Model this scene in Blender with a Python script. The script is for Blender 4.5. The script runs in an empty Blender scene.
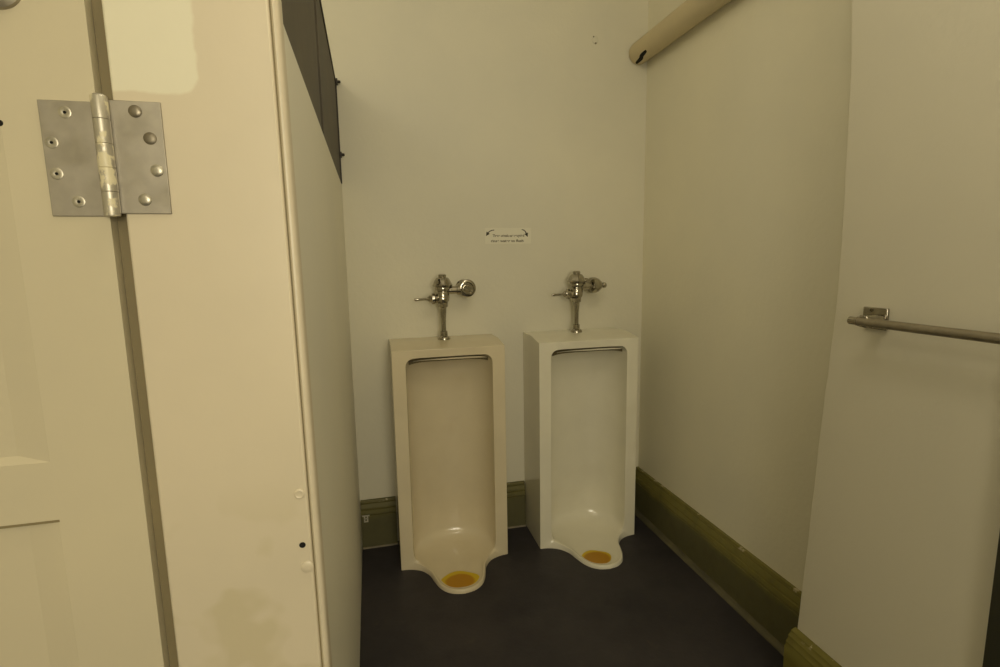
import bpy, bmesh, math, random
from mathutils import Vector, Matrix
random.seed(7)
S = bpy.context.scene
COL = S.collection
PI = math.pi

# ------------------------------------------------------------------ sizes (metres; back wall at Y=D, camera at X=Y=0)
D = 2.2903          # back wall
XR = 1.274          # right wall
H_ROOM = 2.75
XL = -1.55
YF = -1.7
PX = 1.132          # face of the pier that stands out of the right wall
FY = 0.70           # face of the stall front (door and pilaster)
PARTX = -0.094      # right face of the stall side partition
PART_TOP = 1.5875

# ------------------------------------------------------------------ materials
def srgb(r, g, b):
    f = lambda c: ((c/255+0.055)/1.055)**2.4 if c/255 > 0.04045 else c/255/12.92
    return (f(r), f(g), f(b), 1)

class NT:
    def __init__(self, name):
        self.m = bpy.data.materials.new(name); self.m.use_nodes = True
        self.t = self.m.node_tree; self.b = self.t.nodes['Principled BSDF']
    def n(self, kind, **kw):
        nd = self.t.nodes.new(kind)
        for k, v in kw.items():
            if k in nd.inputs: nd.inputs[k].default_value = v
            else: setattr(nd, k, v)
        return nd
    def l(self, a, b): self.t.links.new(a, b)
    def mix(self, fac, a, b, blend='MIX'):
        nd = self.n('ShaderNodeMix', data_type='RGBA', blend_type=blend)
        for sock, v in ((nd.inputs[0], fac), (nd.inputs[6], a), (nd.inputs[7], b)):
            if hasattr(v, 'is_linked'): self.l(v, sock)
            else: sock.default_value = v
        return nd.outputs[2]
    def ramp(self, src, a, b, ca=(0,0,0,1), cb=(1,1,1,1)):
        nd = self.n('ShaderNodeValToRGB'); e = nd.color_ramp.elements
        e[0].position = a; e[1].position = b; e[0].color = ca; e[1].color = cb
        self.l(src, nd.inputs[0]); return nd.outputs[0]
    def noise(self, scale, detail=3, rough=0.55, vec=None):
        nd = self.n('ShaderNodeTexNoise', Scale=scale, Detail=detail, Roughness=rough)
        if vec is None:
            vec = self.n('ShaderNodeNewGeometry').outputs['Position']
        self.l(vec, nd.inputs['Vector']); return nd.outputs[0]
    def bump(self, h, strength, dist):
        nd = self.n('ShaderNodeBump', Strength=strength, Distance=dist)
        self.l(h, nd.inputs['Height']); self.l(nd.outputs[0], self.b.inputs['Normal'])
    def math(self, op, a, b=None, c=None):
        nd = self.n('ShaderNodeMath', operation=op)
        for i, v in enumerate((a, b, c)):
            if v is None: continue
            if hasattr(v, 'is_linked'): self.l(v, nd.inputs[i])
            else: nd.inputs[i].default_value = v
        return nd.outputs[0]

def paint(name, col, rough=0.5, var=0.10, scale=1.6, bump=0.15, spec=0.4, dirt=None):
    N = NT(name); c = col
    dark = tuple(x*(1-var) for x in c[:3])+(1,)
    warm = (min(1, c[0]*(1+var*0.4)), c[1]*(1+var*0.25), c[2]*(1-var*0.2), 1)
    out = N.mix(N.ramp(N.noise(scale, 4), 0.35, 0.7), dark, warm)
    if dirt:
        out = N.mix(N.math('MULTIPLY', N.ramp(N.noise(scale*3.1, 5), 0.62, 0.75), dirt[1]), out, dirt[0])
    N.l(out, N.b.inputs['Base Color'])
    N.b.inputs['Roughness'].default_value = rough
    N.b.inputs['Specular IOR Level'].default_value = spec
    if bump: N.bump(N.noise(45, 4), bump, 0.004)
    return N.m

def metal(name, col, rough, var=0.15, metallic=1.0):
    N = NT(name)
    N.l(N.mix(N.ramp(N.noise(60, 3), 0.4, 0.65), tuple(x*(1-var) for x in col[:3])+(1,), col), N.b.inputs['Base Color'])
    N.b.inputs['Metallic'].default_value = metallic
    N.l(N.ramp(N.noise(35, 2), 0.3, 0.8, (rough*0.8,)*3+(1,), (rough*1.3,)*3+(1,)), N.b.inputs['Roughness'])
    return N.m

CREAM = (0.60, 0.545, 0.395, 1)
WALLC = (0.70, 0.672, 0.54, 1)
M = {}
M['wall'] = paint('cream_wall_paint', WALLC, 0.55, 0.07, 1.3, 0.25, 0.3)
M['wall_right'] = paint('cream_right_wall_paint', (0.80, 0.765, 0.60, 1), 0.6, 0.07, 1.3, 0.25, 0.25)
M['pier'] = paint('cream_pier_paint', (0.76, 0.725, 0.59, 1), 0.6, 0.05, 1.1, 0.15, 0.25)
M['ceiling'] = paint('ceiling_paint', (0.82, 0.79, 0.70, 1), 0.8, 0.05)
M['partition'] = paint('partition_paint', (0.81, 0.785, 0.67, 1), 0.5, 0.05, 1.2, 0.1)
M['door'] = paint('door_gloss_paint', CREAM, 0.34, 0.06, 2.0, 0.06, 0.5)
M['pipe'] = paint('pipe_paint', (0.62, 0.53, 0.33, 1), 0.42, 0.08, 4, 0.1)
M['gap'] = paint('door_stop_paint', (0.24, 0.20, 0.11, 1), 0.6, 0.15, 4, 0.1)

def pilaster_paint():
    N = NT('pilaster_gloss_paint')
    pos = N.n('ShaderNodeNewGeometry').outputs['Position']
    sep = N.n('ShaderNodeSeparateXYZ'); N.l(pos, sep.inputs[0])
    x, z = sep.outputs[0], sep.outputs[2]
    base = N.mix(N.ramp(N.noise(2.5, 4), 0.35, 0.7), (0.62, 0.555, 0.415, 1), (0.675, 0.60, 0.445, 1))
    # lighter area with a rounded lower right corner
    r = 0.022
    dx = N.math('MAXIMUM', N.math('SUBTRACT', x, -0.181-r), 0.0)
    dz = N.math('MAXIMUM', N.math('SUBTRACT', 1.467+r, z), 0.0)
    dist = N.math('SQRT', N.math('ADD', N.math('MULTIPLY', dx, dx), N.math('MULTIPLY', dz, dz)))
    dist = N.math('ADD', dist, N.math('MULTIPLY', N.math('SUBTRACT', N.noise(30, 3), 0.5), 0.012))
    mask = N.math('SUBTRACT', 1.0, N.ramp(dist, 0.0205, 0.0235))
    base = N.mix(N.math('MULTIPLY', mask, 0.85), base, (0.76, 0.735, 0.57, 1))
    # brownish worn areas lower down
    low = N.ramp(z, 0.85, 1.12, (1,1,1,1), (0,0,0,1))
    st = N.math('MULTIPLY', N.math('MULTIPLY', N.ramp(N.noise(11, 2), 0.53, 0.60), 0.45), low)
    base = N.mix(st, base, (0.50, 0.44, 0.26, 1))
    N.l(base, N.b.inputs['Base Color'])
    N.b.inputs['Roughness'].default_value = 0.36
    N.bump(N.noise(30, 3), 0.08, 0.004)
    return N.m
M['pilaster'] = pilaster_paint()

def floor_mat():
    N = NT('dark_floor')
    a = N.mix(N.ramp(N.noise(3.5, 5), 0.35, 0.7), (0.027, 0.0245, 0.028, 1), (0.042, 0.037, 0.039, 1))
    a = N.mix(N.math('MULTIPLY', N.ramp(N.noise(9, 6, 0.7), 0.60, 0.78), 0.35), a, (0.085, 0.072, 0.055, 1))
    v = N.n('ShaderNodeTexVoronoi', Scale=14.0); N.l(N.n('ShaderNodeNewGeometry').outputs['Position'], v.inputs['Vector'])
    sp = N.ramp(v.outputs['Distance'], 0.022, 0.035, (1,1,1,1), (0,0,0,1))
    gate = N.ramp(N.noise(4.0, 1), 0.60, 0.62)
    a = N.mix(N.math('MULTIPLY', N.math('MULTIPLY', sp, gate), 0.6), a, (0.2, 0.18, 0.15, 1))
    N.l(a, N.b.inputs['Base Color'])
    N.l(N.ramp(N.noise(6, 4), 0.3, 0.75, (0.42,)*3+(1,), (0.7,)*3+(1,)), N.b.inputs['Roughness'])
    N.b.inputs['Specular IOR Level'].default_value = 0.35
    N.bump(N.noise(70, 3), 0.15, 0.003)
    return N.m
M['floor'] = floor_mat()

def olive_mat(name, hi, lo, rough=0.5):
    """olive gloss paint: brushed streaks, chipped to cream along the top edge"""
    N = NT(name)
    pos = N.n('ShaderNodeNewGeometry').outputs['Position']
    sep = N.n('ShaderNodeSeparateXYZ'); N.l(pos, sep.inputs[0])
    z = N.math('ADD', sep.outputs[2], N.math('MULTIPLY', N.math('SUBTRACT', N.noise(9, 3), 0.5), 0.05))
    a = N.mix(N.ramp(z, 0.135, 0.165), lo, hi)
    a = N.mix(N.math('MULTIPLY', N.ramp(N.noise(16, 4), 0.5, 0.8), 0.5), a, tuple(c*0.62 for c in lo[:3])+(1,))
    chip = N.math('MULTIPLY', N.ramp(N.noise(28, 5), 0.60, 0.66), N.ramp(sep.outputs[2], 0.204, 0.212))
    a = N.mix(chip, a, (0.50, 0.44, 0.28, 1))
    N.l(a, N.b.inputs['Base Color']); N.b.inputs['Roughness'].default_value = rough
    N.b.inputs['Specular IOR Level'].default_value = 0.3
    N.bump(N.noise(40, 3), 0.2, 0.003)
    return N.m
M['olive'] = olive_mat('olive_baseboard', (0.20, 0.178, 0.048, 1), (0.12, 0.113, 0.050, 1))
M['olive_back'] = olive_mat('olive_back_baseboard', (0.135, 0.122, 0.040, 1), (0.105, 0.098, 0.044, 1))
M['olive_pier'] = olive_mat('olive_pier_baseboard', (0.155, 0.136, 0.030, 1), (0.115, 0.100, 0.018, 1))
M['shoe'] = paint('grey_green_edge_strip', (0.115, 0.108, 0.066, 1), 0.5, 0.35, 8)
M['dark_green'] = paint('dark_green_casing', (0.035, 0.035, 0.022, 1), 0.5, 0.2)
M['caulk'] = paint('grey_caulk', (0.25, 0.22, 0.16, 1), 0.6, 0.4, 20)

def porcelain(name, c, stain):
    N = NT(name)
    a = N.mix(N.ramp(N.noise(5, 4), 0.35, 0.75), c, tuple(x*0.93 for x in c[:3])+(1,))
    a = N.mix(N.math('MULTIPLY', N.ramp(N.noise(7, 5), 0.56, 0.78), 0.35), a, stain)
    N.l(a, N.b.inputs['Base Color'])
    N.b.inputs['Roughness'].default_value = 0.16
    N.b.inputs['Specular IOR Level'].default_value = 0.5
    N.b.inputs['Coat Weight'].default_value = 0.25
    N.b.inputs['Coat Roughness'].default_value = 0.08
    return N.m
M['porcelain_beige'] = porcelain('porcelain_beige', (0.70, 0.615, 0.425, 1), (0.61, 0.51, 0.32, 1))
M['porcelain_white'] = porcelain('porcelain_white', (0.80, 0.765, 0.61, 1), (0.71, 0.66, 0.49, 1))
M['slot'] = paint('dark_slot', (0.10, 0.08, 0.035, 1), 0.7, 0.3, 30)

def puddle_mat():
    N = NT('yellow_liquid')
    pos = N.n('ShaderNodeTexCoord').outputs['Object']
    ln = N.n('ShaderNodeVectorMath', operation='LENGTH')
    mp = N.n('ShaderNodeMapping'); mp.inputs['Scale'].default_value = (1/0.07, 1/0.06, 0)
    mp.inputs['Location'].default_value = (0.0, 0.12, 0)
    N.l(pos, mp.inputs[0]); N.l(mp.outputs[0], ln.inputs[0])
    d = N.math('ADD', ln.outputs['Value'], N.math('MULTIPLY', N.math('SUBTRACT', N.noise(30, 3), 0.5), 0.12))
    c = N.mix(N.ramp(d, 0.74, 0.90), (0.46, 0.225, 0.006, 1), (0.66, 0.47, 0.02, 1))
    N.l(c, N.b.inputs['Base Color']); N.b.inputs['Roughness'].default_value = 0.3; N.b.inputs['Specular IOR Level'].default_value = 0.2
    return N.m
M['puddle'] = puddle_mat()
M['chrome'] = metal('worn_chrome', (0.47, 0.44, 0.37, 1), 0.10, 0.2)
M['bar_metal'] = metal('brushed_bar', (0.40, 0.36, 0.28, 1), 0.5, 0.12)
M['hinge'] = metal('satin_hinge_steel', (0.42, 0.39, 0.33, 1), 0.42, 0.08, 0.75)
M['screw'] = metal('screw_steel', (0.52, 0.49, 0.40, 1), 0.35, 0.2, 0.8)
M['screw_dark'] = metal('dull_screw_steel', (0.27, 0.24, 0.18, 1), 0.4, 0.2, 0.8)
M['black'] = paint('black_hole', (0.008, 0.007, 0.005, 1), 0.9, 0.1)
M['dark_panel'] = paint('dark_brown_panel', (0.085, 0.072, 0.052, 1), 0.55, 0.25, 5, 0.15, 0.3)
M['dark_panel_edge'] = paint('darker_brown_trim', (0.032, 0.026, 0.017, 1), 0.55, 0.2, 5)
M['paper'] = paint('sign_paper', (0.722, 0.695, 0.562, 1), 0.6, 0.03)
M['ink'] = paint('sign_ink', (0.04, 0.035, 0.025, 1), 0.7, 0.1)
M['ink_grey'] = paint('sign_faded_ink', (0.115, 0.10, 0.062, 1), 0.7, 0.1)
M['knob'] = metal('dull_knob', (0.40, 0.36, 0.28, 1), 0.4, 0.1, 0.7)
M['chip'] = paint('white_fleck', (0.55, 0.52, 0.42, 1), 0.6, 0.1)

def knuckle_mat():
    N = NT('hinge_barrel_with_paint')
    m = N.ramp(N.noise(55, 4), 0.53, 0.57)
    N.l(N.mix(m, (0.50, 0.47, 0.39, 1), (0.68, 0.62, 0.42, 1)), N.b.inputs['Base Color'])
    N.l(N.math('SUBTRACT', 0.7, m), N.b.inputs['Metallic']); N.b.inputs['Roughness'].default_value = 0.4
    return N.m
M['knuckle'] = knuckle_mat()

# ------------------------------------------------------------------ building helpers
def root_of(o):
    while o.parent: o = o.parent
    return o
def lean(o, x_min):
    """the stall front stands slightly out of plumb at its right edge"""
    x0 = root_of(o).location.x
    for v in o.data.vertices:
        if v.co.x + x0 > x_min: v.co.x += max(-0.001, (1.45-v.co.z)*0.0062)
    return o
def thing(name, label, cat, loc, group=None):
    o = bpy.data.objects.new(name, None); COL.objects.link(o)
    o.location = loc; o.empty_display_size = 0.1
    o['label'] = label; o['category'] = cat
    if group: o['group'] = group
    return o
def obj(name, bm, mat, parent=None, smooth=False, label=None):
    """link bm (in world coordinates) as one mesh object"""
    if parent is not None:
        bmesh.ops.translate(bm, verts=bm.verts, vec=-Vector(root_of(parent).location))
    bmesh.ops.recalc_face_normals(bm, faces=bm.faces)
    me = bpy.data.meshes.new(name); bm.to_mesh(me); bm.free()
    if smooth:
        for p in me.polygons: p.use_smooth = True
        if smooth != 'all': me.set_sharp_from_angle(angle=math.radians(38))
    me.materials.append(mat)
    o = bpy.data.objects.new(name, me); COL.objects.link(o)
    if parent is not None: o.parent = parent
    if label: o['label'] = label
    return o
def solo(name, bm, mat, label, cat, origin, smooth=False, group=None):
    bmesh.ops.translate(bm, verts=bm.verts, vec=-Vector(origin))
    o = obj(name, bm, mat, None, smooth); o.location = origin
    o['label'] = label; o['category'] = cat
    if group: o['group'] = group
    return o
def struct(name, bm, mat, parent=None, smooth=False):
    o = obj(name, bm, mat, parent, smooth)
    if parent is None: o['kind'] = 'structure'
    return o
def bevel_mod(o, w, seg=2, ang=35):
    m = o.modifiers.new('Bevel', 'BEVEL'); m.width = w; m.segments = seg
    m.limit_method = 'ANGLE'; m.angle_limit = math.radians(ang); m.harden_normals = False
    for p in o.data.polygons: p.use_smooth = True
    o.data.set_sharp_from_angle(angle=math.radians(60))
    return o
def box(bm, x0, x1, y0, y1, z0, z1):
    vs = [bm.verts.new((x, y, z)) for x in (x0, x1) for y in (y0, y1) for z in (z0, z1)]
    for f in ((0,1,3,2),(4,6,7,5),(0,4,5,1),(2,3,7,6),(0,2,6,4),(1,5,7,3)):
        bm.faces.new([vs[i] for i in f])
    return bm
def nb(): return bmesh.new()
def lathe(bm, prof, origin, axis='z', seg=28, cap=True):
    """prof: (distance along axis, radius)"""
    o = Vector(origin)
    ax = axis if isinstance(axis, Vector) else Vector({'x':(1,0,0),'y':(0,1,0),'z':(0,0,1),'-y':(0,-1,0),'-x':(-1,0,0)}[axis])
    ax = ax.normalized(); q = ax.to_track_quat('Z', 'X')
    rings = []
    for t, r in prof:
        rings.append([bm.verts.new(o + ax*t + q @ Vector((r*math.cos(2*PI*i/seg), r*math.sin(2*PI*i/seg), 0))) for i in range(seg)])
    for a, b in zip(rings, rings[1:]):
        for i in range(seg):
            j = (i+1) % seg; bm.faces.new((a[i], a[j], b[j], b[i]))
    if cap:
        bm.faces.new(rings[0][::-1]); bm.faces.new(rings[-1])
    return bm
def extrude_profile(bm, prof, fn, s0, s1):
    """closed polygon prof of (offset, z) swept from s0 to s1; fn(off, s, z) -> point"""
    a = [bm.verts.new(fn(o, s0, z)) for o, z in prof]; b = [bm.verts.new(fn(o, s1, z)) for o, z in prof]
    n = len(prof)
    for i in range(n):
        j = (i+1) % n; bm.faces.new((a[i], a[j], b[j], b[i]))
    bm.faces.new(a[::-1]); bm.faces.new(b)
    return bm
def catmull(pts, n):
    """n samples along the control polygon, even in control index"""
    out = []; m = len(pts)-1
    for k in range(n):
        t = k/(n-1)*m; i = min(int(t), m-1); u = t-i
        p = [Vector(pts[max(0, min(m, i+d))]) for d in (-1, 0, 1, 2)]
        out.append(0.5*((2*p[1]) + (-p[0]+p[2])*u + (2*p[0]-5*p[1]+4*p[2]-p[3])*u*u + (-p[0]+3*p[1]-3*p[2]+p[3])*u**3))
    return out

# ------------------------------------------------------------------ room shell
struct('floor', box(nb(), XL, XR, YF, D, -0.06, 0), M['floor'])
struct('ceiling', box(nb(), XL-0.1, XR+0.1, YF-0.1, D+0.1, H_ROOM, H_ROOM+0.08), M['ceiling'])
struct('wall_back', box(nb(), XL-0.1, XR+0.1, D, D+0.1, -0.06, H_ROOM), M['wall'])
struct('wall_right', box(nb(), XR, XR+0.1, YF, D, -0.06, H_ROOM), M['wall_right'])
struct('wall_left', box(nb(), XL-0.1, XL, YF, D, -0.06, H_ROOM), M['wall'])
struct('wall_front', box(nb(), XL-0.1, XR+0.1, YF-0.1, YF, -0.06, H_ROOM), M['wall'])

struct('wall_shade_stub', box(nb(), 0.72, XR, -0.45, -0.352, 0, 2.02), M['wall'])  # unseen stub added behind the camera to darken the near side of the pier

# pier standing out of the right wall; its plastered corner is not quite straight
PE = [(0.0, 1.119), (0.2, 1.119), (0.40, 1.108), (0.60, 1.098), (0.78, 1.090), (0.95, 1.080), (1.16, 1.068), (1.35, 1.067), (1.52, 1.074), (1.70, 1.076), (1.87, 1.091), (2.2, 1.10), (H_ROOM, 1.10)]
zs = [PE[0][0] + (PE[-1][0]-PE[0][0])*i/60 for i in range(61)]
def pe(z):
    for (za, ya), (zb, yb) in zip(PE, PE[1:]):
        if z <= zb: return ya + (yb-ya)*(z-za)/(zb-za)
    return PE[-1][1]
bm = nb(); Y0p = -0.35
prev = None
for z in zs:
    y = sum(pe(max(0, min(H_ROOM, z+k*0.05))) for k in (-1, 0, 1))/3 + random.uniform(-0.0012, 0.0012)
    ring = [bm.verts.new(p) for p in ((PX, Y0p, z), (PX, y-0.006, z), (PX+0.002, y-0.0015, z), (PX+0.007, y, z), (XR, y, z), (XR, Y0p, z))]
    if prev:
        for i in range(6):
            j = (i+1) % 6; bm.faces.new((prev[i], prev[j], ring[j], ring[i]))
    else: bm.faces.new(ring)
    prev = ring
bm.faces.new(prev[::-1])
struct('wall_pier', bm, M['pier'], smooth=True)

# olive baseboards: moulded cap over a flat board, low strip at the floor
BP = [(0, 0.0), (0.028, 0.0), (0.028, 0.152), (0.0215, 0.154), (0.0215, 0.1585), (0.0265, 0.161), (0.0245, 0.176), (0.0175, 0.178), (0.0175, 0.183), (0.0215, 0.185), (0.0165, 0.203), (0.0105, 0.2045), (0.0105, 0.208), (0.014, 0.2095), (0.012, 0.2175), (0, 0.2175)]
SHOE = [(0.0285, 0.0), (0.051, 0.0), (0.0500, 0.004), (0.044, 0.009), (0.034, 0.013), (0.0285, 0.0135)]
U1, U2, UW = 0.2939, 0.8997, 0.457
hw = UW/2
back = lambda o, s, z: (s, D-o, z)
segs = [(XL, PARTX-0.045), (PARTX+0.002, U1-hw-0.003), (U1+hw+0.003, U2-hw-0.003), (U2+hw+0.003, XR-0.03)]
bm = nb()
for a, b in segs: extrude_profile(bm, BP, back, a, b)
bb = struct('baseboard_back', bm, M['olive_back'], smooth=True)
bm = nb()
for a, b in segs: extrude_profile(bm, [(0.0285, 0), (0.0335, 0), (0.032, 0.004), (0.0285, 0.006)], back, a, b)
obj('caulk_line', bm, M['caulk'], bb)
bm = nb()
cx, cz, cy = -0.0715, 0.1403, D-0.0295
box(bm, cx-0.016, cx+0.016, cy-0.001, cy+0.002, cz+0.012, cz+0.017)
box(bm, cx-0.009, cx-0.003, cy-0.001, cy+0.002, cz-0.012, cz+0.012)
box(bm, cx+0.004, cx+0.010, cy-0.001, cy+0.002, cz-0.010, cz+0.012)
box(bm, cx-0.009, cx+0.010, cy-0.001, cy+0.002, cz-0.015, cz-0.010)
box(bm, cx-0.009, cx+0.010, cy-0.001, cy+0.002, cz-0.001, cz+0.003)
obj('white_fleck', bm, M['chip'], bb)
right = lambda o, s, z: (XR-o, s, z)
br = struct('baseboard_right', extrude_profile(nb(), BP, right, 1.121, D), M['olive'], smooth=True)
obj('edge_strip', extrude_profile(nb(), SHOE, right, 1.121, D-0.03), M['shoe'], br, smooth=True)
PP = [(0, 0.0), (0.036, 0.0), (0.036, 0.168), (0.032, 0.174), (0.0325, 0.182), (0.026, 0.190), (0.0255, 0.199), (0.018, 0.206), (0.017, 0.212), (0.008, 0.2175), (0, 0.2175)]
pier = lambda o, s, z: (PX-o, s, z)
struct('baseboard_pier', extrude_profile(nb(), PP, pier, 0.662, 1.119), M['olive_pier'], smooth=True)
struct('trim_casing', box(nb(), PX-0.022, PX, 0.545, 0.659, 0, 2.12), M['dark_green'])

# ------------------------------------------------------------------ stall urinals
def urinal(cx, mat, label):
    t = thing('stall_urinal', label, 'urinal', (cx, D, 0), 'floor-standing stall urinals')
    d, H, HB, w, a = 0.240, 0.922, 0.938, hw, 0.176
    W = lambda p: Vector((cx+p[0], D-p[1], p[2]))
    ZT = 0.889
    E, V, O, G = [], [], [], []
    # rounded top of the opening, then straight jambs
    R = 0.034
    for k in range(9):
        th = k/8*PI/2
        z = ZT-R+R*math.cos(th); x = a-R+R*math.sin(th)
        E.append(Vector((x, d, z)))
        tt = min(1, (ZT-z)/0.07)
        V.append(Vector((0, d-0.004-0.160*math.sqrt(max(0, 1-(1-tt)**2)), z)))
        O.append(Vector((w, d, H + (ZT-R-H)*k/8))); G.append(0)
    zst = ZT-R
    for k in range(1, 25):
        z = zst + (0.17-zst)*k/24
        tt = min(1, (ZT-z)/0.07)
        E.append(Vector((a, d, z))); V.append(Vector((0, d-0.004-0.160*math.sqrt(max(0, 1-(1-tt)**2)) - 0.010*(1-z/ZT), z)))
        O.append(Vector((w, d, z))); G.append(0)
    Ec = [(a,d,.17),(a,d,.120),(.176,d,.080),(.171,.2415,.046),(.154,.249,.029),(.127,.272,.021),(.105,.312,.018),(.095,.350,.0165),(.083,.389,.0155),(.064,.420,.015),(.037,.440,.0145),(0,.447,.014)]
    Vc = [(0,.067,.17),(0,.069,.120),(0,.074,.080),(0,.088,.050),(0,.118,.031),(0,.175,.017),(0,.240,.009),(0,.300,.005),(0,.355,.004),(0,.398,.0055),(0,.430,.0095),(0,.4465,.0135)]
    Oc = [(w,d,.17),(w,d,.115),(w,d,.060),(w,d,.0),(.187,.246,.0),(.146,.268,.0),(.118,.308,.0),(.106,.350,.0),(.093,.391,.0),(.072,.427,.0),(.039,.451,.0),(0,.459,.0)]
    n = 45
    e2, v2, o2 = catmull(Ec, n), catmull(Vc, n), catmull(Oc, n)
    for k in range(1, n):
        E.append(e2[k]); V.append(v2[k]); o = o2[k]; o.z = max(0, o.z)
        tk = k/(n-1)*11
        if tk <= 3: o.x, o.y = w, d
        O.append(o); G.append(max(0, min(1, (tk-2.2)/2.0)))
    nu = 32
    bm = nb(); rows = []
    for e, v, o, g in zip(E, V, O, G):
        row = []
        def strip(s):
            p1 = o.lerp(e, 0.06); p1.z += 0.010*g
            p2 = o.lerp(e, 0.40); p2.z = p2.z*(1-g) + (e.z+0.001)*g
            p3 = o.lerp(e, 0.75); p3.z = p3.z*(1-g) + (e.z+0.001)*g
            return [Vector((s*p.x, p.y, p.z)) for p in (o, p1, p2, p3)]
        pts = strip(-1)
        for i in range(nu+1):
            th = (i/nu-0.5)*PI
            sx = math.copysign(abs(math.sin(th))**0.88, math.sin(th)) if i != nu//2 else 0
            c = max(0, math.cos(th))**0.74
            pts.append(Vector((e.x*sx, e.y+(v.y-e.y)*c, e.z+(v.z-e.z)*c)))
        pts += strip(1)[::-1]
        rows.append([bm.verts.new(W(p)) for p in pts])
    for ra, rb in zip(rows, rows[1:]):
        for i in range(len(ra)-1): bm.faces.new((ra[i], ra[i+1], rb[i+1], rb[i]))
    # top band of the frame, top face, sides and back
    r0 = rows[0]
    top = [bm.verts.new(W((-w + 2*w*i/(len(r0)-1), d, H))) for i in range(len(r0))]
    bm.verts.ensure_lookup_table()
    top[0] = r0[0]; top[-1] = r0[-1]
    for i in range(len(r0)-1):
        f = [top[i], top[i+1], r0[i+1], r0[i]]
        f = [v for k, v in enumerate(f) if v not in f[:k]]
        if len(f) > 2: bm.faces.new(f)
    bk = [bm.verts.new(W(p)) for p in ((-w, 0.001, HB), (w, 0.001, HB), (w, 0.001, 0), (-w, 0.001, 0))]
    md = [bm.verts.new(W((x, 0.128, HB))) for x in (-w, w)]
    bm.faces.new([bk[0], bk[1], md[1], md[0]]); bm.faces.new([md[0], md[1]] + top[::-1])
    for s, b0, b1, m0 in ((0, bk[0], bk[3], md[0]), (-1, bk[1], bk[2], md[1])):
        col = [r[s] for r in rows if abs(abs((r[s].co.x-cx))-w) < 1e-5 and abs(r[s].co.y-(D-d)) < 1e-5]
        bm.faces.new([b0, m0] + col + [b1])
    bm.faces.new(bk)
    loose = [v for v in bm.verts if not v.link_faces]
    bmesh.ops.delete(bm, geom=loose, context='VERTS')
    bmesh.ops.remove_doubles(bm, verts=bm.verts, dist=0.0002)
    o = obj('basin', bm, mat, t, smooth=True)
    bevel_mod(o, 0.010, 4, 42)
    # flush rim: dark slot with a porcelain lip in it
    bm = nb(); n = 30; rs = []
    for i in range(n+1):
        s = i/n*2-1; x = s*(a-0.014); sag = 0.010*abs(s)**5
        hh = 0.0075
        rs.append([bm.verts.new(W((x, d-0.020, ZT-0.004-sag))), bm.verts.new(W((x, d-0.020, ZT-0.004-sag-2*hh))),
                   bm.verts.new(W((x, d-0.034, ZT-0.004-sag-2*hh))), bm.verts.new(W((x, d-0.034, ZT-0.004-sag)))])
    for p, q in zip(rs, rs[1:]):
        for i in range(4): bm.faces.new((p[i], p[(i+1) % 4], q[(i+1) % 4], q[i]))
    bm.faces.new(rs[0][::-1]); bm.faces.new(rs[-1])
    obj('flush_slot', bm, M['slot'], t, label='dark slot under the rim')
    bm = nb(); rs = []
    for i in range(n+1):
        s = i/n*2-1; x = s*(a-0.024)+0.006
        h = 0.0052*(max(0, 1-s*s))**0.5*(0.55+0.45*s) + 0.0003
        z0 = ZT-0.0115-0.004*abs(s)**6
        rs.append([bm.verts.new(W((x, d-0.0185+0.004*math.cos(u)*0.5, z0+h*math.sin(u)))) for u in [2*PI*k/10 for k in range(10)]])
    for p, q in zip(rs, rs[1:]):
        for i in range(10): bm.faces.new((p[i], p[(i+1) % 10], q[(i+1) % 10], q[i]))
    obj('flush_lip', bm, mat, t, smooth='all')
    return t

urinal(U1, M['porcelain_beige'], 'beige tinted floor-standing stall urinal beside the stall partition')
urinal(U2, M['porcelain_white'], 'whiter floor-standing stall urinal beside the right wall corner')

def puddle(cx, fx, ff, rx, ry, label):
    bm = nb(); n = 40; f0 = []
    z = 0.0098
    for r_ in (0.0, 0.5, 1.0):
        ring = []
        for i in range(n):
            th = 2*PI*i/n; k = 1+0.05*math.sin(3*th+cx*9)+0.03*math.sin(5*th)
            ring.append(bm.verts.new((cx+fx+rx*r_*k*math.cos(th), D-ff+ry*r_*k*math.sin(th), z)))
            if r_ == 0: break
        f0.append(ring)
    for i in range(n): bm.faces.new((f0[0][0], f0[1][i], f0[1][(i+1) % n]))
    for i in range(n): bm.faces.new((f0[1][i], f0[2][i], f0[2][(i+1) % n], f0[1][(i+1) % n]))
    o = solo('urine_puddle', bm, M['puddle'], label, 'puddle', (cx+fx, D-ff, z), True, 'yellow puddles in the urinal lips')
    return o
puddle(U1, -0.008, 0.385, 0.080, 0.060, 'orange yellow puddle in the lip of the beige urinal')
puddle(U2, -0.026, 0.382, 0.064, 0.056, 'orange yellow puddle in the lip of the whiter urinal')

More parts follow.
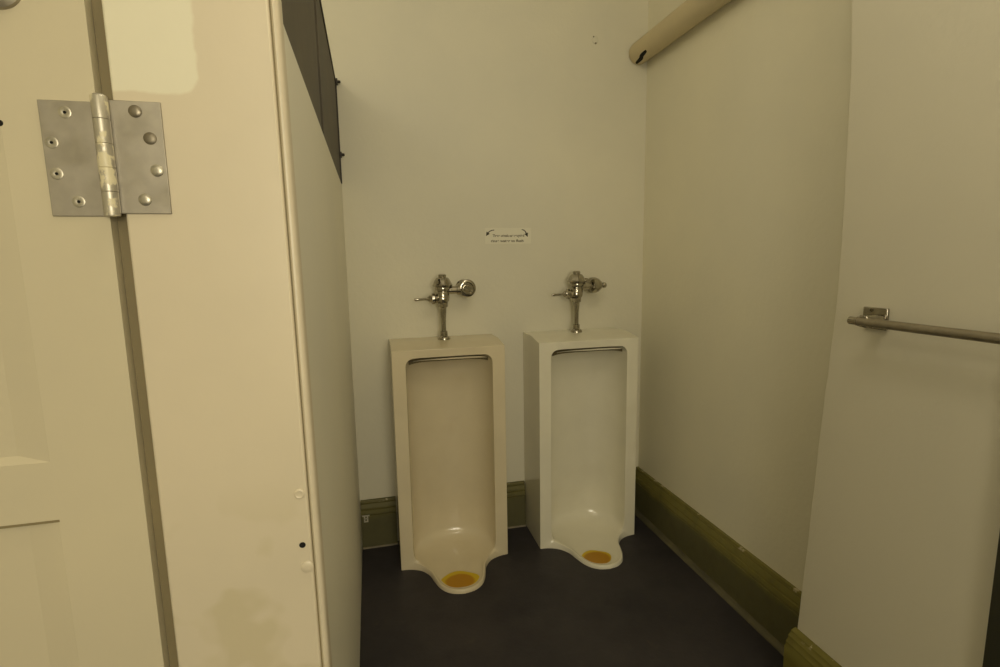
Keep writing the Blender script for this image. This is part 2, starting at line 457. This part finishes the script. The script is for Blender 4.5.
# ------------------------------------------------------------------ flush valves
def valve(cx, f, turned, label):
    c = lambda x, ff, z: (cx+x, D-ff, z)
    t = thing('flush_valve', label, 'flush valve', (cx, D-f, 0.938), 'chrome flush valves above the urinals')
    ch = M['chrome']
    obj('spud_flange', lathe(nb(), [(0, .027), (.004, .027), (.010, .023), (.015, .016), (.034, .0155), (.036, .012)], c(0, f, .9382)), ch, t, True)
    obj('tailpiece', lathe(nb(), [(0, .0095), (.055, .0105), (.095, .0135), (.12, .0145)], c(0, f, .967)), ch, t, True)
    obj('coupling_nut', lathe(nb(), [(0, .017), (.003, .021), (.018, .022), (.022, .019)], c(0, f, 1.074), seg=8), ch, t)
    obj('valve_body', lathe(nb(), [(0, .018), (.006, .026), (.022, .029), (.040, .028), (.050, .024), (.052, .031), (.062, .0335), (.068, .031)], c(0, f, 1.094)), ch, t, True)
    cap = obj('cap', lathe(nb(), [(0, .033), (.001, .0415), (.006, .043), (.009, .0405), (.014, .0375), (.024, .0335), (.034, .0265), (.037, .0225), (.0375, .0165), (.048, .017), (.051, .013)], c(0, f, 1.163)), ch, t, True)
    # handle to the left
    hn = obj('handle', lathe(nb(), [(.020, .018), (.032, .019), (.036, .0235), (.046, .0235), (.050, .0155), (.058, .013), (.064, .008)], c(0, f, 1.112), '-x'), ch, t, True)
    obj('lever', lathe(nb(), [(.058, .0045), (.100, .0050), (.118, .0060), (.121, .004)], c(0, f, 1.1125), Vector((-1, -0.08, -0.015))), ch, hn, True)
    obj('body_boss', lathe(nb(), [(.010, .019), (.026, .0185), (.030, .012)], c(0, f, 1.110), '-y'), ch, t, True)
    # supply to the right
    obj('supply_tube', lathe(nb(), [(.020, .0165), (.060, .0165), (.061, .021), (.074, .021)], c(0, f, 1.146), 'x'), ch, t, True)
    if not turned:
        st = obj('stop_valve', lathe(nb(), [(-.060, .020), (-.030, .022), (-.028, .026), (-.004, .027), (0, .033), (.003, .0375), (.010, .0375), (.013, .034), (.0135, .027), (.010, .024), (.010, .016), (.022, .015), (.026, .011)], c(.104, f, 1.152), '-y'), ch, t, True)
        obj('wall_flange', lathe(nb(), [(0, .034), (.003, .034), (.012, .024), (.022, .021)], c(.104, 0.0005, 1.152), '-y'), ch, t, True)
    else:
        obj('stop_valve', lathe(nb(), [(-.022, .024), (-.018, .034), (-.010, .0365), (.004, .036), (.020, .030), (.034, .020), (.040, .013), (.048, .011), (.050, .0135), (.060, .0125), (.063, .008)], c(.085, f, 1.148), Vector((1, 0.18, -0.03))), ch, t, True)
        obj('supply_elbow', lathe(nb(), [(0, .017), (f, .017)], c(.080, f, 1.148), 'y'), ch, t, True)
        obj('wall_flange', lathe(nb(), [(0, .030), (.003, .030), (.010, .021), (.016, .019)], c(.080, 0.0005, 1.148), '-y'), ch, t, True)
    return t
valve(U1, 0.090, False, 'chrome flush valve above the beige urinal, its round stop facing out')
valve(U2, 0.085, True, 'chrome flush valve above the whiter urinal, its conical stop pointing right')

# ------------------------------------------------------------------ sign on the back wall
sx, sz = 0.606, 1.3735
sg = thing('wall_sign', 'small off-white paper sign with curved arrows on the back wall above the urinals', 'sign', (sx, D, sz))
obj('paper', box(nb(), sx-0.105, sx+0.108, D-0.0012, D-0.0002, sz-0.034, sz+0.036), M['paper'], sg)
def text(body, x, z, size, width, mat):
    cu = bpy.data.curves.new('sign_text', 'FONT'); cu.body = body; cu.size = size; cu.offset = 0.0004; cu.align_x = 'CENTER'; cu.align_y = 'CENTER'
    tmp = bpy.data.objects.new('tmp', cu); COL.objects.link(tmp)
    dg = bpy.context.evaluated_depsgraph_get()
    me = bpy.data.meshes.new_from_object(tmp.evaluated_get(dg)); bpy.data.objects.remove(tmp)
    xs = [v.co.x for v in me.vertices]; k = width/(max(xs)-min(xs))
    for v in me.vertices: v.co = Vector((x+v.co.x*k-sx, -0.0016, z+v.co.y-sz))
    me.materials.append(mat)
    o = bpy.data.objects.new('lettering', me); COL.objects.link(o); o.parent = sg
text('These urinals use recycled', sx+0.003, sz+0.0015, 0.0155, 0.146, M['ink_grey'])
text('rinse water to flush', sx-0.003, sz-0.0215, 0.0155, 0.150, M['ink_grey'])
def arrow(pts, r0, r1):
    bm = nb(); c = catmull([(p[0], 0, p[1]) for p in pts], 14)
    vs = []
    for i, p in enumerate(c):
        t = (c[min(13, i+1)]-c[max(0, i-1)]).normalized(); nrm = Vector((-t.z, 0, t.x)); r = r0+(r1-r0)*i/13
        vs.append((bm.verts.new((p.x+nrm.x*r, D-0.0016, p.z+nrm.z*r)), bm.verts.new((p.x-nrm.x*r, D-0.0016, p.z-nrm.z*r))))
    for (a, b), (e, f) in zip(vs, vs[1:]): bm.faces.new((a, b, f, e))
    p = c[-1]; t = (c[-1]-c[-3]).normalized(); nrm = Vector((-t.z, 0, t.x))
    h = [p+nrm*0.009-t*0.005, p-nrm*0.009-t*0.005, p+t*0.013]
    bm.faces.new([bm.verts.new((q.x, D-0.00165, q.z)) for q in h])
    obj('arrow', bm, M['ink'], sg)
arrow([(sx-0.062, sz+0.0265), (sx-0.075, sz+0.0245), (sx-0.087, sz+0.018), (sx-0.093, sz+0.011)], 0.0016, 0.0022)
arrow([(sx+0.064, sz+0.0285), (sx+0.074, sz+0.0255), (sx+0.082, sz+0.018), (sx+0.087, sz+0.007)], 0.0018, 0.0026)

# old screw plug high on the back wall
hx, hz = 1.017, 2.2234
pl = thing('wall_plug', 'tiny old screw plug high on the back wall left of the pipe', 'wall plug', (hx, D, hz))
obj('plug_cover', lathe(nb(), [(0.0003, .016), (.0015, .0155), (.003, .012)], (hx, D, hz), '-y', 18), M['wall'], pl, True)
bm = nb()
lathe(bm, [(.003, .0035), (.0042, .003)], (hx-0.008, D, hz+0.012), '-y', 10)
lathe(bm, [(.003, .0045), (.0042, .004)], (hx+0.002, D, hz-0.014), '-y', 10)
obj('screw_hole', bm, M['screw_dark'], pl)

# ------------------------------------------------------------------ overhead pipe along the right wall
px_, pz_ = 1.224, 2.178
op = thing('wall_mounted_pipe', 'cream painted pipe running along the top of the right wall into the corner', 'pipe', (px_, D, pz_))
obj('pipe_run', lathe(nb(), [(-(D-0.004-1.128), .0475), (-.012, .0475), (-.004, .046), (0, .040)], (px_, D-0.004, pz_), 'y', 36), M['pipe'], op, True)
bm = nb(); vs = []
for i in range(15):   # dark split on the underside near the wall
    u = i/14; th = math.radians(-101-37*u); yy = 2.272-0.118*u; k = 0.010*math.sin(PI*u)**0.7*(1+0.35*math.sin(9*u))+0.0005; k *= 1.7
    R_ = 0.0479
    vs.append([bm.verts.new((px_+R_*math.cos(a_), yy+dy, pz_+R_*math.sin(a_))) for a_, dy in ((th-k*6, k*1.3), (th, 0), (th+k*6, -k*1.3))])
for a, b in zip(vs, vs[1:]):
    for q in range(2): bm.faces.new((a[q], a[q+1], b[q+1], b[q]))
obj('pipe_split', bm, M['black'], op, label='dark split near the end of the pipe')

# ------------------------------------------------------------------ towel bar on the pier
bx_, bz_ = 1.074, 1.120
tb = thing('towel_bar', 'brushed metal towel bar mounted on the cream pier', 'towel bar', (PX, 0.73, bz_))
BAR0, BAR1 = 0.972, 0.400
obj('bar', lathe(nb(), [(0.022, .0098), (BAR0-BAR1-0.022, .0098)], (bx_, BAR0, bz_), '-y', 24), M['bar_metal'], tb, True)
for y0, ax in ((BAR0, '-y'), (BAR1, 'y')):
    obj('end_cap', lathe(nb(), [(0, .0080), (.001, .0092), (.019, .0092), (.0195, .0106), (.023, .0106)], (bx_, y0, bz_), ax, 24), M['chrome'], tb, True)
for yc in (0.955, 0.455):
    bk = obj('bracket', box(nb(), PX-0.008, PX-0.0004, yc-0.030, yc+0.030, bz_-0.021, bz_+0.029), M['chrome'], tb)
    bevel_mod(bk, 0.002, 2)
    po = obj('post', box(nb(), bx_-0.002, PX-0.007, yc-0.026, yc-0.006, bz_-0.0125, bz_+0.015), M['chrome'], bk); bevel_mod(po, 0.003, 2)
    for zz in (bz_+0.0225, bz_-0.0165):
        obj('screw', lathe(nb(), [(0, .0042), (.0012, .0036)], (PX-0.008, yc+0.008, zz), '-x', 12), M['slot'], bk)

# ------------------------------------------------------------------ stall partition, pilaster and the dark panel above
sp = thing('stall_partition', 'cream painted toilet stall partition with its front pilaster left of the urinals', 'partition', (PARTX, FY, 0))
sp['kind'] = 'thing'
o = obj('side_panel', box(nb(), PARTX-0.034, PARTX, FY+0.022, D-0.001, 0, PART_TOP), M['partition'], sp); bevel_mod(o, 0.003, 2)
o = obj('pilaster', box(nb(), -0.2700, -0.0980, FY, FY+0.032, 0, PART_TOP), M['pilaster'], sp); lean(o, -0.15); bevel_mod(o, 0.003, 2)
# rounded corner bead between pilaster and side panel
bm = nb(); bx0, bx1 = -0.0962, -0.0870
prof = [(bx0, FY+0.033), (bx0, FY+0.003), (bx0+0.002, FY+0.0005), (bx0+0.0045, FY+0.0003), (bx0+0.0075, FY+0.0022), (bx0+0.0090, FY+0.0060), (bx1+0.0004, FY+0.011), (bx1+0.0004, FY+0.026), (PARTX, FY+0.030)]
A = [bm.verts.new((x, y, 0)) for x, y in prof]; B = [bm.verts.new((x, y, PART_TOP)) for x, y in prof]
for i in range(len(prof)): j = (i+1) % len(prof); bm.faces.new((A[i], A[j], B[j], B[i]))
bm.faces.new(A[::-1]); bm.faces.new(B)
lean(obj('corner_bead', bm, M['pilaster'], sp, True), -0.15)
lean(obj('joint_gap', box(nb(), -0.0985, -0.0960, FY+0.004, FY+0.03, 0.001, PART_TOP-0.001), M['gap'], sp), -0.15)
obj('screw_cap', lathe(nb(), [(0, .0072), (.0012, .0070), (.0022, .005), (.0016, .0035), (.0016, .001)], (-0.1052, FY, 0.9709), '-y', 20), M['pilaster'], sp, True, 'painted over screw head')
obj('screw_cap', lathe(nb(), [(0, .0085), (.001, .0082), (.002, .006), (.0023, .002)], (-0.1022, FY, 0.8665), '-y', 20), M['pilaster'], sp, True, 'flat painted screw cap')
obj('screw_hole', lathe(nb(), [(0, .0042), (.0006, .0038)], (-0.1062, FY, 0.8985), '-y', 14), M['black'], sp, label='empty dark screw hole')

dp = thing('upper_panel', 'dark brown panel standing on top of the cream stall partition', 'panel', (PARTX, 1.5, PART_TOP))
zd = 1.975
o = obj('rear_board', box(nb(), PARTX-0.026, PARTX-0.002, 1.455, D-0.022, PART_TOP, zd), M['dark_panel'], dp)
o = obj('front_board', box(nb(), PARTX-0.026, PARTX-0.002, 0.738, 1.385, PART_TOP, zd), M['dark_panel'], dp)
obj('seam', box(nb(), PARTX-0.022, PARTX-0.006, 1.385, 1.455, PART_TOP, zd-0.002), M['dark_panel_edge'], dp)
bm = nb(); box(bm, PARTX-0.030, PARTX+0.001, 0.738, D-0.002, zd, zd+0.012)
obj('top_rail', bm, M['dark_panel_edge'], dp)
obj('wall_channel', box(nb(), PARTX-0.030, PARTX+0.003, D-0.022, D-0.001, PART_TOP, zd), M['dark_panel_edge'], dp)
for zz in (1.978, 1.700):
    bm = nb(); box(bm, PARTX+0.001, PARTX+0.008, D-0.026, D-0.004, zz-0.010, zz+0.010)
    lathe(bm, [(0, .0055), (.008, .0055), (.012, .004)], (PARTX+0.007, D-0.016, zz), 'x', 12)
    obj('clip', bm, M['dark_panel_edge'], dp)

# ------------------------------------------------------------------ stall door with hinge
sd = thing('door_1', 'cream panelled stall door at far left, hinged to the pilaster', 'door', (-0.62, FY, 0))
sd['kind'] = 'thing'
X0, X1, Z0, Z1 = -0.95, -0.2855, 0.12, PART_TOP+0.008
TH, REC = 0.034, 0.006
bm = nb()
# frame-and-panel face: grid with two recessed fields
fx = (-0.855, -0.3775)
fields = [(0.28, 0.9725), (1.046, 1.53)]
xs_ = [X0, fx[0], fx[1], X1]
zs_ = [Z0, fields[0][0], fields[0][1], fields[1][0], fields[1][1], Z1]
gv = {(i, k): bm.verts.new((x, FY, z)) for i, x in enumerate(xs_) for k, z in enumerate(zs_)}
for i in range(3):
    for k in range(5):
        q = [gv[i, k], gv[i+1, k], gv[i+1, k+1], gv[i, k+1]]
        if i == 1 and k in (1, 3):
            s = 0.009
            inn = [bm.verts.new((xx, FY+REC, zz)) for xx, zz in ((fx[0]+s, zs_[k]+s), (fx[1]-0.034, zs_[k]+s), (fx[1]-0.034, zs_[k+1]-0.002), (fx[0]+s, zs_[k+1]-0.002))]
            for a in range(4): b = (a+1) % 4; bm.faces.new((q[a], q[b], inn[b], inn[a]))
            bm.faces.new(inn)
        else: bm.faces.new(q)
bkv = [bm.verts.new((x, FY+TH, z)) for x, z in ((X0, Z0), (X1, Z0), (X1, Z1), (X0, Z1))]
bm.faces.new(bkv)
bm.faces.new([gv[i, 0] for i in range(4)] + [bkv[1], bkv[0]]); bm.faces.new([gv[i, 5] for i in range(4)] + [bkv[2], bkv[3]])
bm.faces.new([gv[0, k] for k in range(6)] + [bkv[3], bkv[0]]); bm.faces.new([gv[3, k] for k in range(6)] + [bkv[2], bkv[1]])
o = obj('door_leaf', bm, M['door'], sd); [setattr(q, 'use_smooth', False) for q in o.data.polygons]
obj('door_stop', box(nb(), -0.2850, -0.2705, FY+0.016, FY+0.032, 0, PART_TOP), M['gap'], sd)
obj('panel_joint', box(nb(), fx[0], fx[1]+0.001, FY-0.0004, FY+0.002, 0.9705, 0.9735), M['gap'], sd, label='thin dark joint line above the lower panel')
# robe hook base near the top of the door, and a screw hole
obj('coat_hook', lathe(nb(), [(0, .024), (.004, .0235), (.007, .019), (.012, .010), (.028, .009), (.032, .013), (.040, .012), (.043, .006)], (-0.3640, FY, 1.5665), '-y', 28), M['knob'], sd, True)
obj('screw_hole', lathe(nb(), [(0, .0034), (.0006, .003)], (-0.3785, FY+0.0, 1.4283), '-y', 12), M['black'], sd)
hg = obj('hinge', lathe(nb(), [(0, .0060), (.001, .0078), (.0035, .0082), (.027, .0082), (.0275, .0074), (.028, .0082), (.053, .0082), (.0535, .0074), (.054, .0082), (.079, .0082), (.0795, .0074), (.080, .0082), (.105, .0082), (.1055, .0074), (.106, .0082), (.129, .0082), (.1305, .0075), (.132, .0055)], (-0.2795, FY-0.0075, 1.329), 'z', 24), M['knuckle'], sd, True)
def leaf(x0, x1, z0, z1):
    o = obj('hinge_leaf', box(nb(), x0, x1, FY-0.0026, FY-0.0001, z0, z1), M['hinge'], hg); bevel_mod(o, 0.0007, 2)
leaf(-0.3405, -0.2845, 1.3300, 1.4540)
leaf(-0.2740, -0.2212, 1.3330, 1.4570)
for i, (x, z) in enumerate([(-0.3158, 1.4415), (-0.3318, 1.4092), (-0.3309, 1.3761), (-0.3132, 1.346), (-0.2474, 1.4458), (-0.2353, 1.4169), (-0.2316, 1.3816), (-0.2471, 1.3488)]):
    if i < 4: pr = [(-.0003, .0066), (.0003, .0064), (.0008, .0050), (.0003, .0022), (.0001, .0012)]
    else: pr = [(-.0003, .0070), (.0005, .0068), (.0016, .0052), (.0020, .0020)]
    s = obj('screw', lathe(nb(), pr, (x, FY-0.0026, z), '-y', 20), M['screw_dark'] if i in (4, 5) else M['screw'], hg, True)
for x, z in [(-0.3158, 1.4415), (-0.3318, 1.4092), (-0.3309, 1.3761), (-0.3132, 1.346)]:
    obj('screw_recess', lathe(nb(), [(.0004, .0016), (.0011, .0014)], (x, FY-0.0026, z), '-y', 10), M['black'], hg)

# ------------------------------------------------------------------ light
def light(kind, name, loc, energy, color, size=0.2, target=None, **kw):
    L = bpy.data.lights.new(name, kind); L.energy = energy; L.color = color
    if kind == 'AREA': L.shape = 'DISK'; L.size = size
    else: L.shadow_soft_size = size
    o = bpy.data.objects.new(name, L); COL.objects.link(o); o.location = loc
    if target is not None: o.rotation_euler = (Vector(target)-Vector(loc)).to_track_quat('-Z', 'Y').to_euler()
    return o
WARM = (1.0, 0.90, 0.69)
light('POINT', 'entry_lamp', (-0.25, -1.25, 2.25), 11, WARM, 0.14)
light('POINT', 'alcove_fill', (0.36, 0.45, 2.42), 10.5, WARM, 0.22)  # added fill light that lifts the urinal alcove, not a known fitting
light('AREA', 'rear_fill', (0.28, -1.55, 1.45), 24, WARM, 1.0, (0.5, 2.0, 0.6))  # broad soft fill added behind the camera to brighten the low areas
light('POINT', 'stall_fill', (-0.8, 1.4, 2.45), 6, WARM, 0.15)  # extra light added over the stall, stands for no known fixture
w = bpy.data.worlds.new('World'); S.world = w; w.use_nodes = True
w.node_tree.nodes['Background'].inputs[0].default_value = (1.0, 0.85, 0.6, 1)
w.node_tree.nodes['Background'].inputs[1].default_value = 0.05

# ------------------------------------------------------------------ camera
f, p, y, r = 522.1535, None, None, None
RT = Vector((0.97045146, -0.24073038, -0.0165182)); UP = Vector((0.05011506, 0.13411773, 0.98969739)); FW = Vector((0.23603485, 0.96128108, -0.14221897))
cam = bpy.data.cameras.new('camera'); co = bpy.data.objects.new('camera', cam); COL.objects.link(co)
cam.sensor_fit = 'HORIZONTAL'; cam.sensor_width = 36; cam.lens = f*36/1000; cam.clip_start = 0.02
mt = Matrix((RT, UP, -FW)).transposed().to_4x4(); mt.translation = Vector((0, 0, 1.2751))
co.matrix_world = mt
S.camera = co
S.view_settings.view_transform = 'Standard'
S.view_settings.look = 'None'
S.view_settings.exposure = 0.0
